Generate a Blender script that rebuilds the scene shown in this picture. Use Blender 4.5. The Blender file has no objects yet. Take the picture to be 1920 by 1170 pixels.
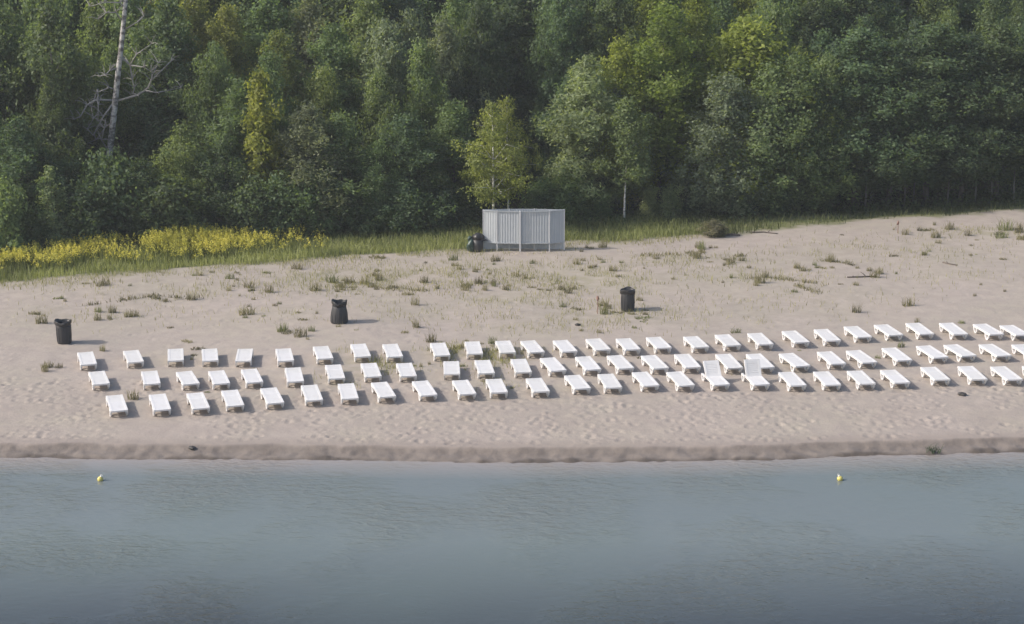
import bpy, bmesh, math, random
import numpy as np
from mathutils import Vector, Matrix
R = math.radians
SC = bpy.context.scene
COL = SC.collection
random.seed(7)
RNG = np.random.default_rng(11)

# ------------------------------------------------------------------ camera, sky, sun, exposure
FPX, PW, PH, CAMH, PITCH = 3600.0, 1920, 1170, 21.4, R(14.47)
cam_d = bpy.data.cameras.new('camera')
cam_d.sensor_width = 36.0
cam_d.lens = 36.0 * FPX / PW
cam_d.clip_start, cam_d.clip_end = 0.5, 6000
cam = bpy.data.objects.new('camera', cam_d)
cam.location = (0, 0, CAMH)
cam.rotation_euler = (math.pi / 2 - PITCH, 0, 0)
COL.objects.link(cam)
SC.camera = cam

SUN_EL = R(36)
SUN_AZ = math.atan2(-1.0, -0.17)          # direction towards the sun, measured from +Y towards +X
world = bpy.data.worlds.new('World')
SC.world = world
world.use_nodes = True
wn, wl = world.node_tree.nodes, world.node_tree.links
wn.clear()
sky = wn.new('ShaderNodeTexSky')
sky.sky_type = 'NISHITA'
sky.sun_disc = False
sky.sun_elevation = SUN_EL
sky.sun_rotation = SUN_AZ
sky.air_density, sky.dust_density, sky.ozone_density = 1.0, 3.0, 1.0
bg = wn.new('ShaderNodeBackground')
bg.inputs['Strength'].default_value = 0.15
wo = wn.new('ShaderNodeOutputWorld')
wl.new(sky.outputs[0], bg.inputs[0])
wl.new(bg.outputs[0], wo.inputs[0])

sun_d = bpy.data.lights.new('sun', 'SUN')
sun_d.energy = 3.0
sun_d.angle = R(0.8)
sun_d.color = (1.0, 0.94, 0.86)
sun = bpy.data.objects.new('sun', sun_d)
to_sun = Vector((math.sin(SUN_AZ) * math.cos(SUN_EL), math.cos(SUN_AZ) * math.cos(SUN_EL), math.sin(SUN_EL)))
sun.rotation_euler = to_sun.to_track_quat('Z', 'Y').to_euler()
COL.objects.link(sun)

SC.view_settings.view_transform = 'Standard'
SC.view_settings.look = 'None'
SC.view_settings.gamma = 1
SC.view_settings.exposure = 0.36
SC.cycles.max_bounces = 6
SC.cycles.transparent_max_bounces = 4

# ------------------------------------------------------------------ camera geometry helpers
CP, SP = math.cos(PITCH), math.sin(PITCH)
def ray(px, py):
    r, u = (px - PW / 2) / FPX, (PH / 2 - py) / FPX
    return (r, CP + u * SP, -SP + u * CP)
def at_z(px, py, z):
    d = ray(px, py); t = (z - CAMH) / d[2]
    return (d[0] * t, d[1] * t, z)
def at_y(px, py, y):
    d = ray(px, py); t = y / d[1]
    return (d[0] * t, y, CAMH + d[2] * t)
def px_of(x, y, z):
    dz = z - CAMH
    f = y * CP - dz * SP; u = y * SP + dz * CP
    return (PW / 2 + FPX * x / f, PH / 2 - FPX * u / f)

def vnoise(x, y, s, seed):
    g = np.random.default_rng(seed).random((256, 256))
    xf, yf = x / s, y / s
    xi, yi = np.floor(xf).astype(int), np.floor(yf).astype(int)
    fx, fy = xf - xi, yf - yi
    fx, fy = fx * fx * (3 - 2 * fx), fy * fy * (3 - 2 * fy)
    a, b = g[xi % 256, yi % 256], g[(xi + 1) % 256, yi % 256]
    c, d = g[xi % 256, (yi + 1) % 256], g[(xi + 1) % 256, (yi + 1) % 256]
    return (a * (1 - fx) + b * fx) * (1 - fy) + (c * (1 - fx) + d * fx) * fy - 0.5
def sstep(a, b, v):
    t = np.clip((v - a) / (b - a), 0, 1)
    return t * t * (3 - 2 * t)

WATER_Z = -0.5
def line_from(pts, z):
    w = sorted(at_z(px, py, z)[:2] for px, py in pts)
    xs, ys = np.array([p[0] for p in w]), np.array([p[1] for p in w])
    return lambda x: np.interp(x, xs, ys)
shore_y = line_from([(-300, 856), (0, 859), (480, 863), (960, 868), (1440, 862), (1920, 849), (2250, 838)], WATER_Z)
edge_y = line_from([(-300, 548), (0, 531), (150, 519), (300, 508), (620, 482), (900, 466), (1060, 456), (1320, 442), (1400, 437), (1500, 425), (1700, 409), (1920, 396), (2250, 380)], 0)
forest_y = line_from([(-300, 490), (0, 474), (300, 452), (600, 440), (900, 428), (1100, 418), (1300, 409), (1500, 398), (1920, 380), (2250, 365)], -0.15)

def ground_z(x, y):
    x, y = np.asarray(x, float), np.asarray(y, float)
    d = y - shore_y(x) + 0.22 * vnoise(x + .4 * y, y, 2.9, 1) + 0.10 * vnoise(x - .3 * y, y, 0.7, 2)
    z = np.where(d < 0, -0.53 + np.maximum(d * 0.09, -1.8), -9)
    up = -0.545 + 0.11 * sstep(-0.15, 0.3, d) + 0.07 * sstep(0.2, 0.8, d) + 0.14 * sstep(0.6, 0.95, d) + 0.195 * sstep(0.85, 7, d) + 0.03 * sstep(6, 12, d)
    z = np.where(d >= -0.15, np.maximum(up, z), z)
    inl = sstep(4, 12, d)
    z = z + inl * (0.16 * vnoise(x, y, 7.5, 3) + 0.08 * vnoise(x, y, 3.1, 4))
    e = y - edge_y(x)
    z = z - 0.22 * sstep(-0.3, 2.5, e)
    return z
def gz(x, y):
    return float(ground_z(np.array([x]), np.array([y]))[0])
def on_ground(px, py):
    z = 0.0
    for _ in range(8):
        x, y, _z = at_z(px, py, z)
        z = gz(x, y)
    return (x, y, z)

# ------------------------------------------------------------------ object helpers
def link(name, mesh, mat=None, parent=None):
    o = bpy.data.objects.new(name, mesh)
    COL.objects.link(o)
    if mat is not None and mesh is not None and not mesh.materials:
        mesh.materials.append(mat)
    if parent is not None:
        o.parent = parent
    return o
def mesh_arrays(name, verts, faces, smooth=False):
    """verts (n,3); faces = (m,k) int array or list of lists"""
    me = bpy.data.meshes.new(name)
    v = np.asarray(verts, np.float32)
    if isinstance(faces, np.ndarray):
        m, k = faces.shape
        me.vertices.add(len(v)); me.vertices.foreach_set('co', v.ravel())
        me.loops.add(m * k); me.loops.foreach_set('vertex_index', faces.astype(np.int32).ravel())
        me.polygons.add(m)
        me.polygons.foreach_set('loop_start', np.arange(0, m * k, k, dtype=np.int32))
        if smooth:
            me.polygons.foreach_set('use_smooth', np.ones(m, bool))
        me.update(calc_edges=True)
    else:
        me.from_pydata([tuple(map(float, p)) for p in v], [], faces)
        if smooth:
            for p in me.polygons: p.use_smooth = True
        me.update()
    return me
def fattr(me, name, vals):
    a = me.attributes.new(name, 'FLOAT', 'POINT')
    a.data.foreach_set('value', np.asarray(vals, np.float32))
def thing(name, label, cat, loc=(0, 0, 0), rz=0.0, group=None):
    o = bpy.data.objects.new(name, None)
    o.empty_display_size = 0.3
    COL.objects.link(o)
    o.location = loc; o.rotation_euler = (0, 0, rz)
    return tag(o, label, cat, group)
def tag(o, label=None, cat=None, group=None, kind=None):
    if label: o['label'] = label
    if cat: o['category'] = cat
    if group: o['group'] = group
    if kind: o['kind'] = kind
    return o
def copy_tree(o, parent=None):
    c = o.copy(); COL.objects.link(c)
    if parent is not None: c.parent = parent
    for ch in list(o.children):
        copy_tree(ch, c)
    return c
class MB:
    """collects boxes, tubes and lathes into one mesh"""
    def __init__(s): s.v, s.f = [], []
    def box(s, c, sz, rot=None):
        n = len(s.v)
        for k in range(8):
            p = Vector(((k & 1) - .5, ((k >> 1) & 1) - .5, ((k >> 2) & 1) - .5))
            p = Vector((p.x * sz[0], p.y * sz[1], p.z * sz[2]))
            if rot is not None: p = rot @ p
            s.v.append((p.x + c[0], p.y + c[1], p.z + c[2]))
        for q in ((0, 2, 3, 1), (4, 5, 7, 6), (0, 1, 5, 4), (2, 6, 7, 3), (0, 4, 6, 2), (1, 3, 7, 5)):
            s.f.append([n + i for i in q])
    def tube(s, pts, rad, n=6, cap=True):
        P = [Vector(p) for p in pts]; m = len(P); b = len(s.v)
        if not hasattr(rad, '__len__'): rad = [rad] * m
        for i in range(m):
            t = (P[min(i + 1, m - 1)] - P[max(i - 1, 0)]).normalized()
            a = t.orthogonal().normalized() if i == 0 else (a - a.dot(t) * t).normalized()
            c = t.cross(a)
            for k in range(n):
                w = 2 * math.pi * k / n
                q = P[i] + (a * math.cos(w) + c * math.sin(w)) * rad[i]
                s.v.append(tuple(q))
        for i in range(m - 1):
            for k in range(n):
                k2 = (k + 1) % n
                s.f.append([b + i * n + k, b + i * n + k2, b + (i + 1) * n + k2, b + (i + 1) * n + k])
        if cap:
            s.f.append([b + k for k in range(n)][::-1]); s.f.append([b + (m - 1) * n + k for k in range(n)])
    def lathe(s, prof, n=20, wob=None):
        b = len(s.v)
        for i, (r, z) in enumerate(prof):
            for k in range(n):
                w = 2 * math.pi * k / n
                rr = r * (1 + (wob(i, w) if wob else 0))
                s.v.append((rr * math.cos(w), rr * math.sin(w), z + (0 if not wob else 0)))
        for i in range(len(prof) - 1):
            for k in range(n):
                k2 = (k + 1) % n
                s.f.append([b + i * n + k, b + i * n + k2, b + (i + 1) * n + k2, b + (i + 1) * n + k])
    def mesh(s, name, smooth=False):
        return mesh_arrays(name, np.array(s.v, float), s.f, smooth)

# ------------------------------------------------------------------ materials
def new_mat(name):
    m = bpy.data.materials.new(name); m.use_nodes = True
    nt = m.node_tree; nt.nodes.clear()
    return m, nt.nodes, nt.links
def nd(N, typ, **kw):
    n = N.new(typ)
    for k, v in kw.items(): setattr(n, k, v)
    return n
def noise_node(N, L, scale, detail=3, vec=None, rough=0.55):
    n = N.new('ShaderNodeTexNoise')
    n.inputs['Scale'].default_value = scale; n.inputs['Detail'].default_value = detail
    n.inputs['Roughness'].default_value = rough
    if vec is not None: L.new(vec, n.inputs['Vector'])
    return n
def mixc(N, L, fac, a, b, mode='MIX'):
    m = N.new('ShaderNodeMix'); m.data_type = 'RGBA'; m.blend_type = mode
    for sock, v in ((m.inputs[0], fac), (m.inputs[6], a), (m.inputs[7], b)):
        if hasattr(v, 'is_linked'): L.new(v, sock)
        elif isinstance(v, (tuple, list)): sock.default_value = (*v[:3], 1)
        else: sock.default_value = v
    return m.outputs[2]
def math_n(N, L, op, a, b=None, clamp=False):
    m = N.new('ShaderNodeMath'); m.operation = op; m.use_clamp = clamp
    for i, v in enumerate((a, b)):
        if v is None: continue
        if hasattr(v, 'is_linked'): L.new(v, m.inputs[i])
        else: m.inputs[i].default_value = v
    return m.outputs[0]
def ramp_n(N, L, fac, a, b):
    m = N.new('ShaderNodeMapRange'); m.clamp = True
    L.new(fac, m.inputs[0]); m.inputs[1].default_value = a; m.inputs[2].default_value = b
    return m.outputs[0]
def attr_n(N, name):
    a = N.new('ShaderNodeAttribute'); a.attribute_name = name
    return a.outputs['Fac']
def simple_mat(name, col, rough=0.6, var=0.15, scale=6.0, metallic=0.0, bump=0.0, spec=0.5):
    m, N, L = new_mat(name)
    o = N.new('ShaderNodeOutputMaterial'); p = N.new('ShaderNodeBsdfPrincipled')
    tc = N.new('ShaderNodeTexCoord')
    n = noise_node(N, L, scale, 4, tc.outputs['Object'])
    dark = tuple(c * (1 - var) for c in col); lite = tuple(min(1, c * (1 + var)) for c in col)
    L.new(mixc(N, L, n.outputs['Fac'], dark, lite), p.inputs['Base Color'])
    p.inputs['Roughness'].default_value = rough; p.inputs['Metallic'].default_value = metallic
    p.inputs['Specular IOR Level'].default_value = spec
    if bump:
        b = N.new('ShaderNodeBump'); b.inputs['Strength'].default_value = bump; b.inputs['Distance'].default_value = 0.02
        L.new(n.outputs['Fac'], b.inputs['Height']); L.new(b.outputs[0], p.inputs['Normal'])
    L.new(p.outputs[0], o.inputs[0])
    return m

def ground_mat():
    m, N, L = new_mat('sand_and_turf')
    o = N.new('ShaderNodeOutputMaterial'); p = N.new('ShaderNodeBsdfPrincipled')
    g = N.new('ShaderNodeNewGeometry'); P = g.outputs['Position']
    big = noise_node(N, L, 0.22, 4, P); mid = noise_node(N, L, 1.3, 5, P, 0.6); fine = noise_node(N, L, 9, 3, P, 0.7)
    c = mixc(N, L, ramp_n(N, L, big.outputs['Fac'], 0.36, 0.64), (0.392, 0.337, 0.296), (0.368, 0.326, 0.270))
    c = mixc(N, L, ramp_n(N, L, mid.outputs['Fac'], 0.35, 0.75), c, (0.320, 0.276, 0.248))
    c = mixc(N, L, math_n(N, L, 'MULTIPLY', ramp_n(N, L, fine.outputs['Fac'], 0.5, 0.8), 0.35), c, (0.27, 0.235, 0.205))
    # thin dry grass growing through the sand
    sp = math_n(N, L, 'MULTIPLY', attr_n(N, 'sparse'), ramp_n(N, L, mid.outputs['Fac'], 0.38, 0.68))
    c = mixc(N, L, math_n(N, L, 'MULTIPLY', sp, 0.85), c, (0.285, 0.268, 0.172))
    # damp trodden strip and wet edge
    damp = math_n(N, L, 'MULTIPLY', attr_n(N, 'damp'), 1.0)
    c = mixc(N, L, damp, c, (0.268, 0.226, 0.200))
    wetc = mixc(N, L, ramp_n(N, L, mid.outputs['Fac'], 0.4, 0.65), (0.200, 0.170, 0.147), (0.140, 0.118, 0.102))
    c = mixc(N, L, math_n(N, L, 'MULTIPLY', attr_n(N, 'wet'), 0.85), c, wetc)
    c = mixc(N, L, attr_n(N, 'soaked'), c, (0.105, 0.088, 0.075))
    turf = mixc(N, L, ramp_n(N, L, mid.outputs['Fac'], 0.35, 0.65), (0.12, 0.14, 0.055), (0.20, 0.195, 0.10))
    c = mixc(N, L, attr_n(N, 'meadow'), c, turf)
    litter = mixc(N, L, ramp_n(N, L, mid.outputs['Fac'], 0.35, 0.65), (0.035, 0.042, 0.02), (0.07, 0.062, 0.04))
    c = mixc(N, L, attr_n(N, 'woods'), c, litter)
    L.new(c, p.inputs['Base Color'])
    p.inputs['Specular IOR Level'].default_value = 0.2
    r = N.new('ShaderNodeMapRange'); L.new(attr_n(N, 'wet'), r.inputs[0]); r.inputs[3].default_value = 0.95; r.inputs[4].default_value = 0.6
    L.new(r.outputs[0], p.inputs['Roughness'])
    b = N.new('ShaderNodeBump'); b.inputs['Strength'].default_value = 0.6; b.inputs['Distance'].default_value = 0.05
    L.new(math_n(N, L, 'ADD', mid.outputs['Fac'], math_n(N, L, 'MULTIPLY', fine.outputs['Fac'], 0.5)), b.inputs['Height'])
    L.new(b.outputs[0], p.inputs['Normal'])
    L.new(p.outputs[0], o.inputs[0])
    return m

def water_mat():
    m, N, L = new_mat('lake_water')
    o = N.new('ShaderNodeOutputMaterial'); p = N.new('ShaderNodeBsdfPrincipled')
    g = N.new('ShaderNodeNewGeometry'); P = g.outputs['Position']
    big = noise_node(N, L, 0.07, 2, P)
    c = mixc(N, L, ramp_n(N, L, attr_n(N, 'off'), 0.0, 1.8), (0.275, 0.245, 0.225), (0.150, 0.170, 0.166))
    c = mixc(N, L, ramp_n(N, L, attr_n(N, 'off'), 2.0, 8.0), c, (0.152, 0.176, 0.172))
    c = mixc(N, L, ramp_n(N, L, attr_n(N, 'off'), 7.5, 15.5), c, (0.030, 0.036, 0.042))  # darkening along the lower edge of the view, painted into the offshore water colour
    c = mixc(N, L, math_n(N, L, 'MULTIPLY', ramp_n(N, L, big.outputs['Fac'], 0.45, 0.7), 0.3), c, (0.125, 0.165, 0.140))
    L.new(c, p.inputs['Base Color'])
    p.inputs['IOR'].default_value = 1.333
    p.inputs['Roughness'].default_value = 0.10
    mp = N.new('ShaderNodeMapping'); mp.inputs['Scale'].default_value = (0.75, 1.5, 1.0); mp.inputs['Rotation'].default_value = (0, 0, R(24))
    L.new(P, mp.inputs['Vector'])
    w1 = noise_node(N, L, 2.6, 3, mp.outputs[0], 0.55); w1.inputs['Distortion'].default_value = 0.4
    mp2 = N.new('ShaderNodeMapping'); mp2.inputs['Scale'].default_value = (0.9, 1.3, 1.0); mp2.inputs['Rotation'].default_value = (0, 0, R(-30))
    L.new(P, mp2.inputs['Vector'])
    w2 = noise_node(N, L, 5.0, 2, mp2.outputs[0], 0.5)
    patch = noise_node(N, L, 0.16, 3, P)
    k = math_n(N, L, 'ADD', math_n(N, L, 'MULTIPLY', ramp_n(N, L, patch.outputs['Fac'], 0.44, 0.64), 0.82), 0.18)
    h = math_n(N, L, 'ADD', w1.outputs['Fac'], math_n(N, L, 'MULTIPLY', w2.outputs['Fac'], 0.35))
    b = N.new('ShaderNodeBump'); b.inputs['Strength'].default_value = 0.55; b.inputs['Distance'].default_value = 0.12
    L.new(math_n(N, L, 'MULTIPLY', h, k), b.inputs['Height'])
    L.new(b.outputs[0], p.inputs['Normal'])
    L.new(p.outputs[0], o.inputs[0])
    return m

def leaf_mat(name='leaves', trans=0.48, rough=0.55, attr='tint'):
    m, N, L = new_mat(name)
    o = N.new('ShaderNodeOutputMaterial'); p = N.new('ShaderNodeBsdfPrincipled')
    oi = N.new('ShaderNodeObjectInfo')
    t = attr_n(N, attr)
    hs = N.new('ShaderNodeHueSaturation')
    L.new(oi.outputs['Color'], hs.inputs['Color'])
    L.new(t, hs.inputs['Value'])
    hh = N.new('ShaderNodeMapRange'); L.new(t, hh.inputs[0]); hh.inputs[1].default_value = 0.5; hh.inputs[2].default_value = 1.5
    hh.inputs[3].default_value = 0.512; hh.inputs[4].default_value = 0.488
    L.new(hh.outputs[0], hs.inputs['Hue'])
    L.new(hs.outputs[0], p.inputs['Base Color'])
    p.inputs['Roughness'].default_value = rough
    p.inputs['Specular IOR Level'].default_value = 0.28
    tr = N.new('ShaderNodeBsdfTranslucent')
    L.new(mixc(N, L, 1.0, hs.outputs[0], (1.8, 1.8, 0.8), 'MULTIPLY'), tr.inputs['Color'])
    mx = N.new('ShaderNodeMixShader'); mx.inputs[0].default_value = trans
    L.new(p.outputs[0], mx.inputs[1]); L.new(tr.outputs[0], mx.inputs[2])
    L.new(mx.outputs[0], o.inputs[0])
    return m

def bark_mat(name, base, dark, birch=False):
    m, N, L = new_mat(name)
    o = N.new('ShaderNodeOutputMaterial'); p = N.new('ShaderNodeBsdfPrincipled')
    tc = N.new('ShaderNodeTexCoord')
    mp = N.new('ShaderNodeMapping'); mp.inputs['Scale'].default_value = (2.4, 2.4, 3.2) if birch else (6, 6, 1.2)
    L.new(tc.outputs['Object'], mp.inputs['Vector'])
    n = noise_node(N, L, 1.1 if birch else 2.0, 4, mp.outputs[0], 0.65)
    L.new(mixc(N, L, ramp_n(N, L, n.outputs['Fac'], 0.44 if birch else 0.35, 0.58 if birch else 0.7), base, dark), p.inputs['Base Color'])
    p.inputs['Roughness'].default_value = 0.85
    L.new(p.outputs[0], o.inputs[0])
    return m

M_ground, M_water = ground_mat(), water_mat()
M_leaf = leaf_mat()
M_blade = leaf_mat('grass_blades', 0.25, 0.7)
M_bark = bark_mat('grey_brown_bark', (0.14, 0.12, 0.10), (0.05, 0.043, 0.037))
M_bark_pale = bark_mat('pale_grey_bark', (0.20, 0.19, 0.17), (0.10, 0.09, 0.08))
M_birch = bark_mat('white_birch_bark', (0.46, 0.44, 0.41), (0.11, 0.10, 0.095), True)
M_birch_young = bark_mat('young_birch_bark', (0.66, 0.64, 0.60), (0.30, 0.28, 0.26), True)
M_deadwood = simple_mat('weathered_dead_wood', (0.27, 0.255, 0.23), 0.85, 0.25, 3)
def resin_mat():
    m, N, L = new_mat('white_resin')
    o = N.new('ShaderNodeOutputMaterial'); p = N.new('ShaderNodeBsdfPrincipled')
    oi = N.new('ShaderNodeObjectInfo'); tc = N.new('ShaderNodeTexCoord')
    n = noise_node(N, L, 2.6, 5, tc.outputs['Object'], 0.65)
    c = mixc(N, L, oi.outputs['Random'], (0.735, 0.72, 0.715), (0.70, 0.685, 0.665))
    c = mixc(N, L, math_n(N, L, 'MULTIPLY', ramp_n(N, L, n.outputs['Fac'], 0.52, 0.8), 0.45), c, (0.52, 0.475, 0.42))
    L.new(c, p.inputs['Base Color']); p.inputs['Roughness'].default_value = 0.45
    L.new(p.outputs[0], o.inputs[0])
    return m
M_white = resin_mat()
M_bin = simple_mat('black_bin_plastic', (0.032, 0.032, 0.036), 0.5, 0.35, 3.0)
M_bag = simple_mat('black_bag_film', (0.022, 0.021, 0.022), 0.38, 0.3, 7.0, bump=0.5)
M_greenbag = simple_mat('dark_green_bag_film', (0.045, 0.075, 0.062), 0.4, 0.4, 6.0, bump=0.6)
M_sheet = simple_mat('galvanised_sheet', (0.395, 0.42, 0.44), 0.6, 0.12, 2.2)
M_post = simple_mat('white_painted_steel', (0.60, 0.60, 0.60), 0.5, 0.06, 3.0)
M_buoy = simple_mat('yellow_buoy_plastic', (0.58, 0.50, 0.14), 0.35, 0.08, 4.0)
M_buoyband = simple_mat('pale_buoy_band', (0.75, 0.73, 0.66), 0.45, 0.05, 4.0)
M_stone = simple_mat('dark_wet_stone', (0.05, 0.045, 0.042), 0.6, 0.3, 8.0, bump=0.5)
M_log = simple_mat('dark_driftwood', (0.12, 0.10, 0.085), 0.85, 0.35, 6.0, bump=0.4)
M_red = simple_mat('rusty_red_weed', (0.25, 0.150, 0.115), 0.85, 0.25, 9.0)
M_flower = leaf_mat('yellow_flower_heads', 0.25, 0.7)

# ------------------------------------------------------------------ ground sheet
def axis(lo, hi, step, far):
    a = list(np.arange(lo, hi + 1e-6, step))
    s, v = step, lo
    left = []
    while v > -far:
        s *= 1.35; v -= s; left.append(v)
    s, v = step, hi
    right = []
    while v < far:
        s *= 1.35; v += s; right.append(v)
    return np.array(left[::-1] + a + right)
DX, DY = 0.085, 0.07
def build_ground():
    X, Y = axis(-31, 31, DX, 2500), axis(62, 76, DY, 2500)
    Y = np.concatenate([Y[Y <= 76], np.arange(76.1, 108, 0.12), Y[Y > 109]])
    gx, gy = np.meshgrid(X, Y, indexing='xy')
    z = ground_z(gx, gy)
    d = gy - shore_y(gx) + 0.22 * vnoise(gx + .4 * gy, gy, 2.9, 1) + 0.10 * vnoise(gx - .3 * gy, gy, 0.7, 2)
    # trodden, lumpy sand near the water; gentle relief elsewhere
    e = gy - edge_y(gx)
    strip = sstep(0.3, 1.5, d) * (1 - sstep(6.0, 8.2, d + 1.2 * vnoise(gx, gy, 3.0, 21)))
    wetz = sstep(-0.3, 0.1, d) * (1 - sstep(0.6, 1.1, d))
    near = (np.abs(gx) < 34) & (gy > 58) & (gy < 110)
    z = z + np.where(near, strip * (0.018 * vnoise(gx + .5 * gy, gy - .4 * gx, 0.45, 5) + 0.012 * vnoise(gx - .6 * gy, gy + .5 * gx, 0.26, 6)), 0)
    z = z + np.where(near, wetz * (0.06 * vnoise(gx + .5 * gy, gy - .4 * gx, 0.5, 7) * .9 + 0.055 * vnoise(gx - .6 * gy, gy + .5 * gx, 0.23, 8)), 0)
    z = z + np.where(near & (d > 5), 0.014 * vnoise(gx, gy, 0.8, 9) + 0.012 * vnoise(gx, gy, 0.3, 10), 0)
    rng = np.random.default_rng(3)
    for _ in range(5200):                                    # footprints
        fx = rng.uniform(-27, 27)
        near_w = rng.random() < 0.75
        fy = float(shore_y(fx)) + (1.2 + 7.2 * rng.random() if near_w else rng.uniform(7.0, 24))
        if near_w and vnoise(np.array([fx]), np.array([fy]), 1.7, 88)[0] < -.18: continue
        i, j = int(np.searchsorted(X, fx)), int(np.searchsorted(Y, fy))
        r = rng.uniform(0.07, 0.13); dep = 0.008 + 0.030 * rng.random() ** 2
        if not near_w: r *= 1.2; dep *= .6
        a, b = max(i - 5, 0), min(i + 6, len(X)); c, e2 = max(j - 6, 0), min(j + 7, len(Y))
        rr = ((gx[c:e2, a:b] - fx) ** 2 + ((gy[c:e2, a:b] - fy) * 0.75) ** 2) / r ** 2
        z[c:e2, a:b] += -dep * np.exp(-rr) + 0.4 * dep * np.exp(-((np.sqrt(rr) - 1.6) ** 2) * 3)
    ny, nx = gx.shape
    V = np.stack([gx, gy, z], -1).reshape(-1, 3)
    idx = np.arange(ny * nx).reshape(ny, nx)
    F = np.stack([idx[:-1, :-1], idx[:-1, 1:], idx[1:, 1:], idx[1:, :-1]], -1).reshape(-1, 4)
    me = mesh_arrays('ground', V, F, True)
    n1 = vnoise(gx, gy, 1.6, 12); n2 = vnoise(gx, gy, 0.5, 13)
    fattr(me, 'meadow', sstep(-0.5, 0.9, e + 1.3 * n1 + 0.8 * n2).ravel())
    wf = gy - forest_y(gx)
    fattr(me, 'woods', sstep(-0.6, 0.6, wf + 0.8 * n1).ravel())
    fattr(me, 'wet', (1 - sstep(0.76, 1.0, d + 0.15 * n2 + 0.12 * n1)).ravel())
    fattr(me, 'soaked', (1 - sstep(0.0, 0.26, d + 0.35 * n2 + .3 * n1)).ravel())
    fattr(me, 'damp', (0.6 * (1 - sstep(0.9, 1.9, d + 0.5 * n1)) + 0.28 * strip * (0.6 + n1)).ravel().clip(0, 1))
    # where thin grass tints the sand (world positions of the patches)
    sp = np.zeros_like(gx)
    for px, py, rx, ry, k in SPARSE:
        cx, cy, _ = at_z(px, py, 0)
        sp = np.maximum(sp, k * np.exp(-(((gx - cx) / rx) ** 2 + ((gy - cy) / ry) ** 2)))
    sp = np.maximum(sp, 0.9 * sstep(-2.6, -0.1, e + 1.2 * n1) * (1 - sstep(2, 8, gx)))
    fattr(me, 'sparse', (sp * (0.75 + 0.9 * n1)).clip(0, 1).ravel())
    o = link('ground', me, M_ground)
    tag(o, kind='structure')
    return o
SPARSE = [(1700, 470, 6, 3, .55), (1800, 520, 4, 2, .4), (1500, 560, 5, 2, .45), (1400, 590, 4, 1.5, .35), (960, 560, 4, 2, .6), (550, 590, 4, 1.5, .4), (200, 590, 4, 2, .45), (760, 525, 5.5, 2.6, .9), (640, 520, 3.5, 2.5, .8), (900, 505, 3, 2, .7), (1080, 525, 5, 3.2, .9), (1130, 590, 3.5, 2.5, .75),
          (1280, 492, 4, 1.8, .8), (1420, 520, 4, 1.8, .7), (800, 590, 5, 2.0, .5), (300, 545, 5, 2.0, .55), (480, 540, 4, 2, .5),
          (690, 690, 1.5, 1.3, 1.5), (850, 660, 1.2, 1.2, 1.5), (915, 668, 1.6, 1.6, 1.5), (640, 715, .8, .8, 1.3), (650, 665, .8, .9, .6), (1000, 610, 4, 1.6, .5),
          (1560, 470, 4, 1.8, .5), (1850, 435, 3, 1.5, .8), (1240, 600, 3, 2, .4), (1380, 690, 1, .8, .4), (1650, 720, .8, .5, .5), (930, 720, 1, 1, .5)]
build_ground()

# ------------------------------------------------------------------ lake
def build_water():
    X = np.concatenate([[-2500, -600, -150, -60], np.arange(-40, 41, 0.5), [60, 150, 600, 2500]])
    T = np.concatenate([[-3, -1.5, -.8, -.4], np.arange(0, 3, .25), np.arange(3, 30, 1.0), [40, 70, 150, 500, 2500]])   # metres off the shore
    gx = np.repeat(X[None, :], len(T), 0)
    gy = shore_y(gx) - T[:, None]
    V = np.stack([gx, gy, np.full_like(gx, WATER_Z)], -1).reshape(-1, 3)
    idx = np.arange(gx.size).reshape(gx.shape)
    F = np.stack([idx[1:, :-1], idx[1:, 1:], idx[:-1, 1:], idx[:-1, :-1]], -1).reshape(-1, 4)
    me = mesh_arrays('lake_water', V, F)
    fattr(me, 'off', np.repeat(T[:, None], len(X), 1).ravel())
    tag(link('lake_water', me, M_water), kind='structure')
build_water()

# ------------------------------------------------------------------ sun loungers
def leg_mesh():
    outer = [(-.22, .275), (.22, .275), (.195, .135), (.075, .0), (-.075, .0), (-.195, .135)]
    inner = [(-.135, .225), (.135, .225), (.115, .145), (.05, .062), (-.05, .062), (-.115, .145)]
    v, f = [], []
    for x in (-.03, .03):
        for (y, z) in outer: v.append((x, y, z))
        for (y, z) in inner: v.append((x, y, z))
    for k in range(6):
        q = (k + 1) % 6
        f += [[k, q, 6 + q, 6 + k], [12 + q, 12 + k, 18 + k, 18 + q], [k, 12 + k, 12 + q, q], [6 + k, 6 + q, 18 + q, 18 + k]]
    return mesh_arrays('leg', np.array(v), f)
def deck_mesh(name, y0, y1, w, nsl):
    b = MB()
    for s in (-1, 1):
        b.box((s * (w / 2 - .045), (y0 + y1) / 2, .290), (.085, y1 - y0, .066))
    b.box((0, y0 + .045, .289), (w - .17, .09, .058)); b.box((0, y1 - .045, .289), (w - .18, .09, .055))
    span = (y1 - y0 - .18) / nsl
    for k in range(nsl):
        b.box((0, y0 + .09 + span * (k + .5), .290), (w - .165, span - .010, .050))
    b.box((0, (y0 + y1) / 2, .258), (.05, y1 - y0 - .1, .02))
    return b.mesh(name)
LEG = leg_mesh()
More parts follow.
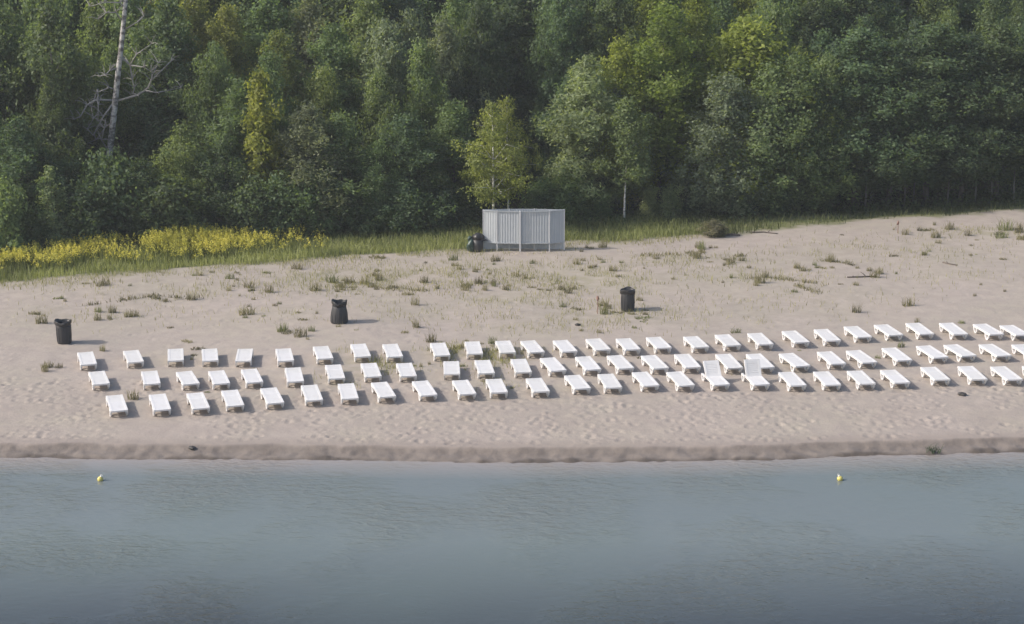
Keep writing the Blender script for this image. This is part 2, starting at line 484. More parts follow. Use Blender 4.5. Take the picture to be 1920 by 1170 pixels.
def make_lounger():
    t = thing('sun_lounger', 'white sun lounger', 'sun lounger', group='white sun loungers set out in three rows on the sand')
    link('seat', deck_mesh('seat', -.90, .18, .64, 10), M_white, t)
    back = link('backrest', deck_mesh('backrest', 0, .71, .63, 7), M_white, t)
    back.location = (0, .19, 0)
    fr = MB()
    for s in (-1, 1):
        fr.box((s * .262, .03, .245), (.05, 1.55, .045))
    fr.box((0, -.58, .238), (.47, .05, .035)); fr.box((0, .60, .238), (.47, .05, .035))
    link('under_frame', fr.mesh('under_frame'), M_white, t)
    for y in (-.58, .60):
        for s in (-1, 1):
            l = link('leg', LEG, M_white, t); l.location = (s * .292, y, 0)
    return t
ROW_BACK = [((160, 662.5), (166, 681)), ((245, 657), (255, 679)), ((329, 654), (329.5, 676)), ((392.5, 654), (394.5, 676)), ((460, 655), (456, 675.5)),
    ((531, 654.5), (536, 675)), ((601, 650), (610, 671)), ((671, 645.5), (681, 667.5)), ((731, 646), (741, 667.5)), ((821, 645.5), (829, 664)),
    ((885, 641), (891, 662.5)), ((942.5, 639.5), (952.5, 660.5)), ((990, 640), (1006, 659)), ((1051, 639), (1067.5, 658)), ((1112.5, 636), (1130, 655)),
    ((1169, 635.5), (1186, 654.5)), ((1225, 632), (1245, 652.5)), ((1295, 631), (1315, 651)), ((1354, 627.5), (1375, 647.5)), ((1414, 624), (1437, 646)),
    ((1479, 621), (1504, 641)), ((1539, 618), (1562.5, 638)), ((1596, 612.5), (1620, 631)), ((1652.5, 609), (1679, 627.5)), ((1711, 606), (1737.5, 625.5)),
    ((1775, 607), (1800, 625)), ((1840, 609), (1866, 625)), ((1890, 610.5), (1915, 627))]
ROW_MID = [((181, 697.5), (190, 719)), ((280, 697.5), (285, 718)), ((346, 699), (357.5, 717.5)), ((406, 697.5), (415, 717)), ((467, 694), (477.5, 715)),
    ((549, 692), (554, 712.5)), ((625, 687.5), (631, 706)), ((691, 682.5), (700, 704.5)), ((757.5, 682), (766, 704)), ((846, 677.5), (847.5, 701)),
    ((904, 676), (912.5, 699)), ((972.5, 676), (981, 695)), ((1027.5, 673), (1046, 692.5)), ((1094, 671), (1111, 690)), ((1155, 670.5), (1171, 686)),
    ((1217.5, 669), (1237.5, 687.5)), ((1280, 667), (1297.5, 685)), ((1357.5, 667.5), (1376, 685)), ((1415, 667), (1435, 684.5)), ((1477.5, 666), (1501, 682.5)),
    ((1547.5, 661), (1570, 680)), ((1602.5, 659.5), (1627.5, 677)), ((1667.5, 654), (1695, 674)), ((1732.5, 649.5), (1762.5, 669)), ((1784, 647), (1815, 666)),
    ((1851, 647), (1880, 665)), ((1912.5, 648), (1940, 666))]
ROW_FRONT = [((212.5, 739.5), (225, 772.5)), ((295, 742.5), (304, 766)), ((365, 739), (377.5, 764)), ((431, 735.5), (441, 757)), ((504, 731), (516, 752.5)),
    ((580, 725.5), (589, 747)), ((649, 722.5), (656, 744)), ((712.5, 721), (725, 739.5)), ((789, 718), (802.5, 737)), ((864, 716), (876, 735.5)),
    ((926, 712), (936, 734)), ((1001, 710), (1015, 733)), ((1074, 706), (1091, 726)), ((1135, 702), (1151, 726)), ((1201, 700.5), (1219, 720)),
    ((1266, 700.5), (1285, 719)), ((1331, 699), (1351, 718)), ((1406, 699), (1426, 718)), ((1475, 700), (1495, 720)), ((1541, 699), (1560, 719)),
    ((1604, 697), (1625, 717.5)), ((1666, 695), (1690, 716)), ((1741, 689), (1766, 711)), ((1810, 687.5), (1836, 710.5)), ((1872.5, 689), (1901, 710)),
    ((1932, 688), (1959, 709))]
ORD = ['first', 'second', 'third', 'fourth', 'fifth', 'sixth', 'seventh', 'eighth', 'ninth', 'tenth', 'eleventh', 'twelfth', 'thirteenth', 'fourteenth',
       'fifteenth', 'sixteenth', 'seventeenth', 'eighteenth', 'nineteenth', 'twentieth', 'twenty-first', 'twenty-second', 'twenty-third', 'twenty-fourth',
       'twenty-fifth', 'twenty-sixth', 'twenty-seventh', 'twenty-eighth', 'twenty-ninth', 'thirtieth']
def ordinal(i, n):
    return ('%s from the left' % ORD[i]) if i < (n + 1) // 2 else ('%s from the right' % ORD[n - 1 - i])
proto = make_lounger()
first = True
LOUNGER_XY = []
for rname, row in (('back row nearest the bins', ROW_BACK), ('middle row', ROW_MID), ('front row nearest the water', ROW_FRONT)):
    for i, (h, f) in enumerate(row):
        t = proto if first else copy_tree(proto)
        first = False
        a, b = at_z(*h, 0.30), at_z(*f, 0.30)
        ax, ay, bx, by = a[0], a[1], b[0], b[1]
        cx, cy = (ax + bx) / 2, (ay + by) / 2
        yaw = math.atan2(ay - by, ax - bx) - math.pi / 2
        z = gz(cx, cy)
        cx, cy, _ = at_z((h[0] + f[0]) / 2, (h[1] + f[1]) / 2, z + 0.30)
        hz = [gz(cx + math.cos(yaw + math.pi / 2) * s * .62, cy + math.sin(yaw + math.pi / 2) * s * .62) for s in (-1, 1)]
        t.location = (cx, cy, sum(hz) / 2 - 0.012)
        t.rotation_euler = (math.atan2(hz[1] - hz[0], 1.24), 0, yaw)
        LOUNGER_XY.append((cx, cy))
        n = len(row)
        if row is ROW_FRONT and i in (16, 17):
            for c in t.children:
                if c.name.startswith('backrest'):
                    c.location = (0, .19, .285); c.rotation_euler = (R(46 if i == 16 else 60), 0, 0)
                    c.data = RAISED if (i == 17) else (RAISED := c.data.copy())
                    if i == 16:
                        for v in c.data.vertices: v.co.z -= .285
            t['label'] = ('white sun lounger with raised backrest, left one of the raised pair in the front row' if i == 16 else
                          'white sun lounger with steeply raised backrest, right one of the raised front row pair')
        else:
            t['label'] = 'white flat sun lounger, %s in the %s' % (ordinal(i, n), rname)

# ------------------------------------------------------------------ bins
def make_bin(px, py, label, r0, r1, h, bulge, lean, seed):
    x, y, z = on_ground(px, py)
    t = thing('litter_bin', label, 'bin', (x, y, z), 0, 'black litter bins standing behind the loungers')
    rng = random.Random(seed)
    ph = [rng.uniform(0, 6.28) for _ in range(4)]
    hb = h * .80
    b = MB()
    prof = [(0.001, .0), (r0 * .97, .0), (r0, .03)] + [(r0 + (r1 - r0) * k / 8 + bulge * math.sin(math.pi * k / 8), .03 + (hb - .03) * k / 8) for k in range(1, 9)]
    prof += [(r1 - .025, hb), (r1 - .03, .25), (.001, .24)]
    b.lathe(prof, 24)
    # ribs round the drum
    body = link('body', b.mesh('body', True), M_bin, t)
    rb = MB()
    for k in range(14):
        w = 2 * math.pi * k / 14
        pts = [((r0 + (r1 - r0) * u + bulge * math.sin(math.pi * u) + .004) * math.cos(w), (r0 + (r1 - r0) * u + bulge * math.sin(math.pi * u) + .004) * math.sin(w), .05 + (hb - .12) * u) for u in (0, .25, .5, .75, 1)]
        rb.tube(pts, .012, 4)
    link('rib', rb.mesh('rib'), M_bin, t)
    # bag folded over the rim
    g = MB()
    def wob(i, w): return .05 * math.sin(3 * w + ph[0] + i * .4) + .035 * math.sin(7 * w + ph[1] - i * .7)
    rr = r1
    g.lathe([(rr - .06, hb - .22), (rr - .04, hb + .02), (rr + .01, h * .955), (rr + .035, h), (rr + .05, h * .97), (rr + .055, h * .90), (rr + .03, hb + .03), (rr + .012, hb - .01)], 26, wob)
    bg_ = link('bin_bag', g.mesh('bin_bag', True), M_bag, t)
    for v in bg_.data.vertices:
        if v.co.z > hb: v.co.z += .035 * math.sin(2 * math.atan2(v.co.y, v.co.x) + ph[2]) + .02 * math.sin(5 * math.atan2(v.co.y, v.co.x) + ph[3])
    ring = MB()
    ring.tube([((rr + .016) * math.cos(2 * math.pi * k / 24), (rr + .016) * math.sin(2 * math.pi * k / 24), hb - .03) for k in range(25)], .016, 6, False)
    link('rim_band', ring.mesh('rim_band', True), M_bin, t)
    t.rotation_euler = (R(lean[0]), R(lean[1]), rng.uniform(0, 3))
    return t
make_bin(121, 643, 'black litter bin with ragged bag top, standing above the left end of the loungers', .285, .30, .98, .01, (0, 0), 1)
make_bin(636, 604.5, 'black litter bin with a wide bulging bottom, middle one of three', .37, .285, .98, .03, (0, -2), 2)
make_bin(1177, 582, 'black straight drum bin with a tidy rim, right one of three', .285, .29, .98, .012, (0, 1), 3)

# ------------------------------------------------------------------ changing cabin of corrugated sheet
def build_cabin():
    p0 = at_z(975, 472, gz(*at_z(975, 472, 0)[:2]))
    t = thing('changing_cabin', 'grey corrugated metal changing cabin on posts at the top of the beach', 'cabin', p0)
    D = p0[1]
    mpp = math.hypot(D, CAMH) / FPX            # metres per pixel there
    def P(px, dy): return ((px - 975) * mpp, dy)
    pts = [P(906, .34), P(932, .10), P(975, 0), P(1030, .05), P(1058, .34), P(1002, .52), P(955, .50)]
    top, bot = 2.08, .42
    gl = lambda q: gz(p0[0] + q[0], p0[1] + q[1]) - p0[2]
    for i in range(7):
        a, b = pts[i], pts[(i + 1) % 7]
        L = math.hypot(b[0] - a[0], b[1] - a[1])
        ux, uy = (b[0] - a[0]) / L, (b[1] - a[1]) / L
        nx, ny = uy, -ux
        n = max(8, int(L / .035)); lo = bot if i in (0, 1, 2, 3) else .05
        v, f = [], []
        for side in (0, 1):
            for k in range(n + 1):
                s = .03 + (L - .06) * k / n
                off = (.0045 if (k // 2) % 2 else -.0045) + (.004 if side else 0) - .002
                for z in (lo, top - .02):
                    v.append((a[0] + ux * s + nx * off, a[1] + uy * s + ny * off, z))
        m = (n + 1) * 2
        for k in range(n):
            q = 2 * k
            f.append([q, q + 2, q + 3, q + 1]); f.append([m + q + 1, m + q + 3, m + q + 2, m + q])
            f.append([q, m + q, m + q + 2, q + 2]); f.append([q + 1, q + 3, m + q + 3, m + q + 1])
        link('corrugated_panel', mesh_arrays('corrugated_panel', np.array(v), f), M_sheet, t)
        for z in (top, bot + .02):
            r = MB()
            ang = math.atan2(uy, ux)
            r.box(((a[0] + b[0]) / 2 + nx * .028, (a[1] + b[1]) / 2 + ny * .028, z), (L - .05, .03, .05), Matrix.Rotation(ang, 3, 'Z'))
            link('rail', r.mesh('rail'), M_sheet, t)
    for i, q in enumerate(pts):
        pm = MB(); g = gl(q)
        w = .075 if i == 2 else .05
        pm.box((q[0], q[1] - (.035 if i == 2 else 0), (top + .04 + g - .15) / 2), (w, w, top + .04 - g + .15))
        link('post', pm.mesh('post'), M_post, t)
    # inner screen that hides the changing place
    s = MB(); s.box((.1, .28, (bot + top) / 2), (1.7, .02, top - bot - .2)); s.box((-.55, .25, .3), (.04, .04, .7)); s.box((.8, .25, .3), (.04, .04, .7))
    link('inner_screen', s.mesh('inner_screen'), M_sheet, t)
    return t
build_cabin()

def lumpy(name, c, rad, seed, amp=.18, n=14, m=9):
    rng = random.Random(seed); ph = [rng.uniform(0, 6.28) for _ in range(6)]
    v, f = [], []
    for i in range(m + 1):
        th = math.pi * i / m
        for k in range(n):
            w = 2 * math.pi * k / n
            r = 1 + amp * (math.sin(2 * w + ph[0] + 2 * th) + .7 * math.sin(3 * w - ph[1] + 3 * th) + .6 * math.sin(5 * w + ph[2]) * math.sin(th)) * math.sin(th)
            v.append((c[0] + rad[0] * r * math.sin(th) * math.cos(w), c[1] + rad[1] * r * math.sin(th) * math.sin(w), c[2] + rad[2] * (1 if th < 9 else 1) * math.cos(th) * (1 + amp * .4 * math.sin(3 * w + ph[3]))))
    for i in range(m):
        for k in range(n):
            k2 = (k + 1) % n
            f.append([i * n + k, (i + 1) * n + k, (i + 1) * n + k2, i * n + k2])
    return mesh_arrays(name, np.array(v), f, True)
x, y, z = on_ground(896, 471)
t = thing('overfull_bin', 'dark drum bin overfull with rubbish bags beside the metal cabin', 'bin', (x, y, z))
b = MB(); b.lathe([(.001, 0), (.25, 0), (.27, .04), (.275, .3), (.285, .62), (.26, .62), (.25, .3), (.001, .28)], 22)
link('body', b.mesh('body', True), M_bin, t)
link('bag', lumpy('bag', (.02, 0, .70), (.29, .27, .26), 5), M_bag, t)
link('bag_knot', lumpy('bag_knot', (.24, -.1, .60), (.22, .08, .05), 15, .3), M_bag, t)
b = thing('rubbish_bag', 'dark green rubbish bag slumped against the overfull bin by the cabin', 'bag', (x - .34, y - .04, z))
link('bag_body', lumpy('bag_body', (0, 0, .32), (.21, .24, .36), 9, .22), M_greenbag, b)
link('bag_neck', lumpy('bag_neck', (-.06, 0, .68), (.13, .1, .12), 11, .3), M_greenbag, b)

# ------------------------------------------------------------------ buoys
def make_buoy(px, py, label, tilt):
    x, y, z = at_z(px, py, WATER_Z + .06)
    t = thing('marker_buoy', label, 'buoy', (x, y, WATER_Z + .05), 0, 'yellow marker buoys afloat off the beach')
    b = MB(); b.lathe([(.001, -.15)] + [(.15 * math.cos(a), .15 * math.sin(a)) for a in np.linspace(-1.3, 1.3, 11)] + [(.001, .15)], 18)
    link('float', b.mesh('float', True), M_buoy, t)
    b = MB(); b.lathe([(.001, .14), (.06, .142), (.055, .17), (.03, .2), (.001, .2)], 14)
    link('cap', b.mesh('cap', True), M_buoyband, t)
    b = MB(); b.tube([(.04 * math.cos(a), 0, .215 + .04 * math.sin(a)) for a in np.linspace(0, 2 * math.pi, 13)], .012, 6, False)
    link('eye_ring', b.mesh('eye_ring', True), M_buoyband, t)
    t.rotation_euler = (0, R(tilt), 0); t.scale = (.68, .68, .68)
make_buoy(188, 898, 'small yellow buoy on the water off the left end of the beach', 18)
make_buoy(1575, 897, 'small yellow buoy on the water off the right half of the beach', -22)

# ------------------------------------------------------------------ stones, driftwood
def stone(px, py, r, label, seed):
    x, y, z = on_ground(px, py)
    o = link('stone', lumpy('stone', (0, 0, r * .35), (r * 1.2, r, r * .6), seed, .2), M_stone)
    o.location = (x, y, z)
    tag(o, label, 'stone')
stone(1803, 741, .13, 'dark stone lying alone on the sand below the right front loungers', 31)
stone(360, 847, .11, 'dark stone on the damp sand at the left water edge', 32)
stone(1083, 610, .10, 'small dark stone on the sand above the middle of the back row', 33)

def driftwood(pts, r, label, seed):
    rng = random.Random(seed)
    W = [on_ground(*p) for p in pts]
    x0, y0, z0 = W[0]
    P = []
    for i in range(len(W) - 1):
        for k in range(3):
            u = k / 3
            P.append(tuple(W[i][j] * (1 - u) + W[i + 1][j] * u - W[0][j] + rng.uniform(-.03, .03) * (j < 2) + (.6 * r if j == 2 else 0) for j in range(3)))
    P.append(tuple(W[-1][j] - W[0][j] + (.5 * r if j == 2 else 0) for j in range(3)))
    b = MB(); b.tube(P, [r * (1 - .55 * i / len(P)) * rng.uniform(.85, 1.15) for i in range(len(P))], 7)
    for i in range(1, len(P) - 1, 3):
        a = Vector(P[i]); q = a + Vector((rng.uniform(-.3, .3), rng.uniform(-.2, .2), rng.uniform(.05, .22)))
        b.tube([a, (a + q) / 2 + Vector((0, 0, .04)), q], [r * .5, r * .35, r * .15], 5)
    o = link('driftwood', b.mesh('driftwood', True), M_log); o.location = (x0, y0, z0)
    tag(o, label, 'driftwood')
driftwood([(1362, 441), (1388, 442)], .07, 'dark driftwood stub beside the grey bush at the beach top', 41)
driftwood([(1408, 437), (1432, 436), (1458, 439)], .055, 'long thin driftwood stick right of the grey bush', 42)
driftwood([(1590, 521), (1615, 520), (1640, 519)], .05, 'straight dark driftwood stick on the right part of the beach', 43)
driftwood([(1768, 493), (1795, 498)], .045, 'short driftwood stick high on the right sand slope', 44)

# ------------------------------------------------------------------ foliage building blocks
def leaf_quads(C, Nrm, L, W, rng):
    """rhombic leaves at C facing Nrm"""
    n = len(C)
    r = rng.normal(size=(n, 3))
    a = np.cross(Nrm, r); a /= np.linalg.norm(a, axis=1, keepdims=True) + 1e-9
    b = np.cross(Nrm, a)
    l = (L * rng.uniform(.65, 1.3, n))[:, None]; w = (W * rng.uniform(.65, 1.3, n))[:, None]
    fold = Nrm * (w * 0.35)
    V = np.stack([C - a * l, C + b * w + fold, C + a * l, C - b * w + fold], 1).reshape(-1, 3)
    F = np.arange(4 * n).reshape(n, 4)
    return V, F
def tree_meshes(key, seed, H, Rr, h0, a, b, nl, nleaf, leafL, leafW, sig=.32, up=.55, droop=0.0, trunk_r=.12, lean=.0, trunks=1, twist=.5):
    """trunk with limbs, and a crown of leaves gathered in clumps along the limbs"""
    rng = np.random.default_rng(seed)
    tb = MB()
    ph = rng.uniform(0, 6.28, 4)
    def axis_at(h):
        u = h / H
        return np.array([lean * u * H * .3 + twist * .35 * math.sin(2.2 * u + ph[0]) * u, twist * .35 * math.sin(2.6 * u + ph[1]) * u, h])
    hs = np.linspace(0, H * .94, 9)
    tb.tube([tuple(axis_at(h)) for h in hs], [trunk_r * (1.15 - .98 * (h / H) ** .8) for h in hs], 7)
    norm = (a / (a + b)) ** a * (b / (a + b)) ** b
    cl, clw, ctint = [], [], []
    for k in range(nl):
        u = (k + rng.uniform(.1, .9)) / nl
        u = min(.985, max(.01, u))
        az = k * 2.399 + rng.normal() * .35
        rad = Rr * u ** a * (1 - u) ** b / norm * rng.uniform(.42, 1.30)
        he = h0 + u * (H - h0)
        hst = max(h0 * .75 + .1, he - rad * up - .1)
        s = axis_at(min(hst, H * .93)); e = axis_at(min(he, H)) + np.array([math.cos(az) * rad, math.sin(az) * rad, -droop * rad])
        e[2] = he - droop * rad
        mid = (s + e) / 2 + np.array([0, 0, .12 * rad * (1 + droop * 2)]) + rng.normal(size=3) * .06 * rad
        r0 = max(.012, trunk_r * .36 * (1 - .7 * u))
        tb.tube([tuple(s), tuple(mid), tuple(e)], [r0, r0 * .6, r0 * .2], 4, False)
        ncl = max(2, int(2 + rad * 4.2))
        tint0 = rng.normal() * .10
        for t in rng.uniform(.25, 1.0, ncl):
            t = t ** .8
            p = (1 - t) ** 2 * s + 2 * t * (1 - t) * mid + t * t * e
            p = p + rng.normal(size=3) * np.array([.22, .22, .16]) * (.3 + .55 * rad)
            cl.append(p); clw.append(rng.uniform(.5, 1.4)); ctint.append(tint0 + rng.normal() * .12)
    cl.append(axis_at(H * .985)); clw.append(1.0); ctint.append(0)
    cl = np.array(cl); clw = np.array(clw) / sum(clw); ctint = np.array(ctint)
    pick = rng.choice(len(cl), nleaf, p=clw)
    offs = rng.normal(size=(nleaf, 3)) * sig * np.array([.9, .9, .95]) * (0.7 + .6 * rng.random(len(cl)))[pick][:, None]
    if droop > 0: offs[:, 2] = -np.abs(offs[:, 2]) * (1 + 2.2 * droop) + sig * .3
    C = cl[pick] + offs
    C[:, 2] = np.maximum(C[:, 2], .08)
    out = C - np.array([axis_at(min(h, H)) for h in np.linspace(0, H, 40)])[np.clip((C[:, 2] / H * 39).astype(int), 0, 39)]
    out[:, 2] *= .3
    out /= np.linalg.norm(out, axis=1, keepdims=True) + 1e-6
    N = out * .55 + np.array([0, 0, .35]) + rng.normal(size=(nleaf, 3)) * .55
    N /= np.linalg.norm(N, axis=1, keepdims=True) + 1e-9
    V, F = leaf_quads(C, N, leafL, leafW, rng)
    cm = mesh_arrays('crown_' + key, V, F)
    ti = 1 + ctint[pick] + rng.normal(size=nleaf) * .10
    fattr(cm, 'tint', np.repeat(ti.clip(.5, 1.5), 4))
    cm.materials.append(M_leaf)
    return tb.mesh('trunk_' + key, True), cm, H, Rr

KINDS = {}
def kind(key, n, **kw):
    KINDS[key] = [tree_meshes(key, 100 * len(KINDS) + i, **kw) for i in range(n)]
kind('broad', 4, H=9.0, Rr=2.2, h0=.4, a=.40, b=.72, nl=52, nleaf=19000, leafL=.095, leafW=.055, sig=.25, up=.85, trunk_r=.12)
kind('tall', 5, H=13.0, Rr=2.4, h0=2.2, a=.42, b=.80, nl=60, nleaf=22000, leafL=.105, leafW=.062, sig=.27, up=.95, trunk_r=.13)
kind('willow', 4, H=8.5, Rr=1.8, h0=.6, a=.45, b=.85, nl=54, nleaf=19000, leafL=.115, leafW=.038, sig=.22, up=1.05, trunk_r=.09)
kind('slim', 2, H=7.0, Rr=.95, h0=.6, a=.45, b=.70, nl=34, nleaf=5200, leafL=.10, leafW=.06, sig=.20, up=.9, trunk_r=.07)
kind('shrub', 3, H=3.2, Rr=1.25, h0=.05, a=.38, b=.45, nl=26, nleaf=5200, leafL=.09, leafW=.06, sig=.23, up=.7, trunk_r=.05)
kind('pole', 2, H=9.5, Rr=1.2, h0=3.6, a=.45, b=.8, nl=30, nleaf=7000, leafL=.10, leafW=.06, sig=.24, up=.8, trunk_r=.06)
kind('young_birch', 2, H=6.8, Rr=1.8, h0=2.3, a=.40, b=.85, nl=40, nleaf=6800, leafL=.075, leafW=.042, sig=.19, up=.6, droop=.22, trunk_r=.08, twist=.3)
GREEN = {'dark': (.112, .158, .083), 'deep': (.072, .106, .063), 'mid': (.152, .203, .092), 'light': (.178, .226, .108), 'silver': (.185, .220, .145),
         'olive': (.182, .205, .072), 'yellow': (.212, .228, .055), 'lime': (.186, .230, .055), 'pale': (.225, .270, .150), 'birchgold': (.208, .235, .078), 'greyish': (.17, .165, .12)}
COLNAME = {'dark': 'dark green', 'deep': 'blackish green', 'mid': 'mid green', 'light': 'light green', 'silver': 'silvery green', 'olive': 'olive green',
           'yellow': 'bright yellow', 'lime': 'bright yellow-green', 'pale': 'pale green', 'birchgold': 'golden green', 'greyish': 'grey-brown'}
TREES = []
def plant(kindname, x, y, h, w, colour, bark=None, name='tree', label=None, group=None, jitter=.12, rz=None, variant=None):
    """h = height, w = crown half width, metres"""
    v = KINDS[kindname][variant if variant is not None else random.randrange(len(KINDS[kindname]))]
    t = thing(name, label or 'tree', 'shrub' if name == 'shrub' else 'tree', (x, y, gz(x, y) - .03), rz if rz is not None else random.uniform(0, 6.28), group)
    t.scale = (w / v[3], w / v[3], h / v[2])
    tr = link('trunk', v[0], bark or M_bark, t)
    if bark is not None and bark is not M_bark:
        tr.material_slots[0].link = 'OBJECT'; tr.material_slots[0].material = bark
    cr = link('crown', v[1], M_leaf, t)
    c = GREEN[colour]; k = 1 + random.uniform(-jitter, jitter); s = random.uniform(-jitter, jitter)
    cr.color = (c[0] * k * (1 + .6 * s), c[1] * k, c[2] * k * (1 - .5 * s), 1)
    TREES.append((x, y, w))
    return t
def plant_px(kindname, px, py, top, hw, colour, back=0.0, **kw):
    """foot at pixel (px,py) on the ground (moved back some metres), crown top at pixel row top, half width hw pixels"""
    x, y, z = on_ground(px, py)
    s = (y + back) / y; x, y = x * s, y * s
    h = at_y(px, top, y)[2] - gz(x, y)
    return plant(kindname, x, y, h, hw * math.hypot(y, CAMH) / FPX, colour, **kw)

# ------------------------------------------------------------------ trees one can single out
plant_px('slim', 106, 471, 316, 27, 'pale', bark=M_birch, label='slim pale green sapling at the left forest edge, in front of the dark trees', jitter=.03)
plant_px('young_birch', 925, 437, 184, 62, 'birchgold', bark=M_birch_young, name='birch_tree', label='young golden green birch with white trunk directly behind the metal cabin', jitter=.02, variant=0, rz=.4)
plant_px('young_birch', 953, 434, 176, 48, 'birchgold', back=.7, bark=M_birch_young, name='birch_tree', label='second thinner birch trunk behind the cabin, crown merging with the golden birch', jitter=.05, variant=1, rz=2.1)
plant_px('slim', 497, 450, 140, 38, 'yellow', back=1.5, label='narrow bright yellow tree standing among green trees left of centre', jitter=.02)
plant_px('pole', 1170, 419, 185, 40, 'light', bark=M_birch_young, label='thin pale trunked tree right of the cabin with light leaves', jitter=.03)
plant_px('willow', 1100, 419, 108, 88, 'pale', back=2.2, name='willow_tree', label='silvery green willow with pointed top, right behind the metal cabin', jitter=.03, variant=0)
plant_px('shrub', 1216, 413, 352, 18, 'pale', label='pair of small pale shrubs under the forest right of the cabin, left one', name='shrub')
plant_px('shrub', 1255, 412, 350, 22, 'pale', label='pair of small pale shrubs under the forest right of the cabin, right one', name='shrub')
plant_px('shrub', 1343, 442, 414, 24, 'greyish', name='shrub', label='low grey-brown bush on the sand edge right of the cabin', jitter=.02)

FRONT = [  # kind, px, foot row, top row, half width px, colour, metres back
    ('shrub', 18, 478, 345, 48, 'light', 0), ('shrub', 62, 474, 392, 36, 'dark', 0), ('broad', 45, 466, 225, 80, 'dark', 1), ('shrub', 160, 464, 345, 55, 'dark', 0),
    ('broad', 130, 460, 300, 66, 'dark', 1.5), ('shrub', 205, 460, 292, 62, 'dark', 1.2), ('broad', 272, 455, 300, 68, 'dark', .8), ('shrub', 330, 455, 340, 60, 'dark', 0),
    ('broad', 355, 452, 235, 66, 'mid', 1.5), ('broad', 425, 449, 250, 62, 'dark', 1), ('shrub', 468, 450, 335, 46, 'dark', 0), ('willow', 455, 447, 150, 82, 'mid', 3),
    ('shrub', 520, 447, 330, 50, 'dark', 0), ('willow', 585, 443, 195, 78, 'silver', .8), ('broad', 640, 441, 215, 80, 'mid', 1.4), ('shrub', 590, 444, 330, 45, 'mid', 0),
    ('broad', 712, 438, 265, 50, 'mid', .5), ('shrub', 680, 440, 360, 44, 'dark', 0), ('broad', 770, 434, 215, 78, 'dark', 1.2), ('shrub', 760, 436, 345, 48, 'dark', 0),
    ('shrub', 830, 431, 350, 40, 'deep', .3), ('broad', 850, 430, 190, 72, 'mid', 2.5), ('shrub', 890, 428, 385, 35, 'deep', .5),
    ('shrub', 1010, 424, 340, 38, 'dark', .8), ('shrub', 1060, 421, 330, 42, 'mid', .5), ('shrub', 1112, 419, 362, 30, 'mid', .6),
    ('willow', 1150, 416, 165, 60, 'silver', 3), ('shrub', 1296, 409, 372, 26, 'deep', .5),
    ('broad', 1352, 408, 140, 84, 'silver', .8), ('broad', 1400, 405, 35, 125, 'lime', 3.2), ('broad', 1432, 404, 125, 92, 'light', 1.4), ('tall', 1235, 411, 8, 92, 'lime', 3.6),
    ('broad', 1480, 400, 105, 88, 'mid', .8), ('willow', 1540, 397, 105, 62, 'mid', 1), ('tall', 1600, 395, 55, 98, 'dark', 1.2), ('tall', 1665, 392, 80, 92, 'dark', .8),
    ('tall', 1735, 389, 45, 100, 'dark', 1), ('tall', 1800, 386, 70, 92, 'deep', .8), ('tall', 1865, 383, 45, 98, 'dark', 1), ('tall', 1925, 380, 65, 70, 'deep', .6),
    ('shrub', 1380, 406, 350, 30, 'dark', .4), ('shrub', 1450, 402, 345, 34, 'dark', .4), ('shrub', 1530, 398, 350, 30, 'dark', .4)]
FRONT += [('pole', px, 404 - (px - 1350) * .042, top, 34, c, b) for px, top, c, b in ((1352, 200, 'silver', .6), (1465, 190, 'mid', .4), (1545, 180, 'mid', .3), (1622, 170, 'dark', .2), (1695, 175, 'dark', .5), (1712, 160, 'dark', 1.2), (1776, 170, 'dark', .2), (1828, 165, 'deep', .3), (1858, 170, 'dark', .4), (1900, 160, 'deep', .1))]
FRONT.sort(key=lambda q: q[1])
front_n = len([q for q in FRONT if q[0] != 'shrub']); shrub_n = len(FRONT) - front_n
it = ish = 0
for k_, px, py, top, hw, c, back in FRONT:
    if k_ == 'shrub':
        lab = '%s low bush at the forest foot, %s' % (COLNAME[c], ordinal(ish, shrub_n)); ish += 1
        plant_px(k_, px, py, top, hw, c, back, name='shrub', label=lab, group='low bushes along the forest foot')
    else:
        word = {'broad': 'bushy tree', 'willow': 'willow', 'tall': 'tall bare-trunked tree', 'pole': 'thin pole-like tree'}[k_]
        lab = '%s %s in the foremost forest row, %s' % (COLNAME[c], word, ordinal(it, front_n)); it += 1
        plant_px(k_, px, py, top, hw, c, back, name='willow_tree' if k_ == 'willow' else 'tree', label=lab, group='trees of the foremost forest row',
                 bark=M_bark_pale if px > 1300 and k_ != 'tall' and c != 'deep' else None)

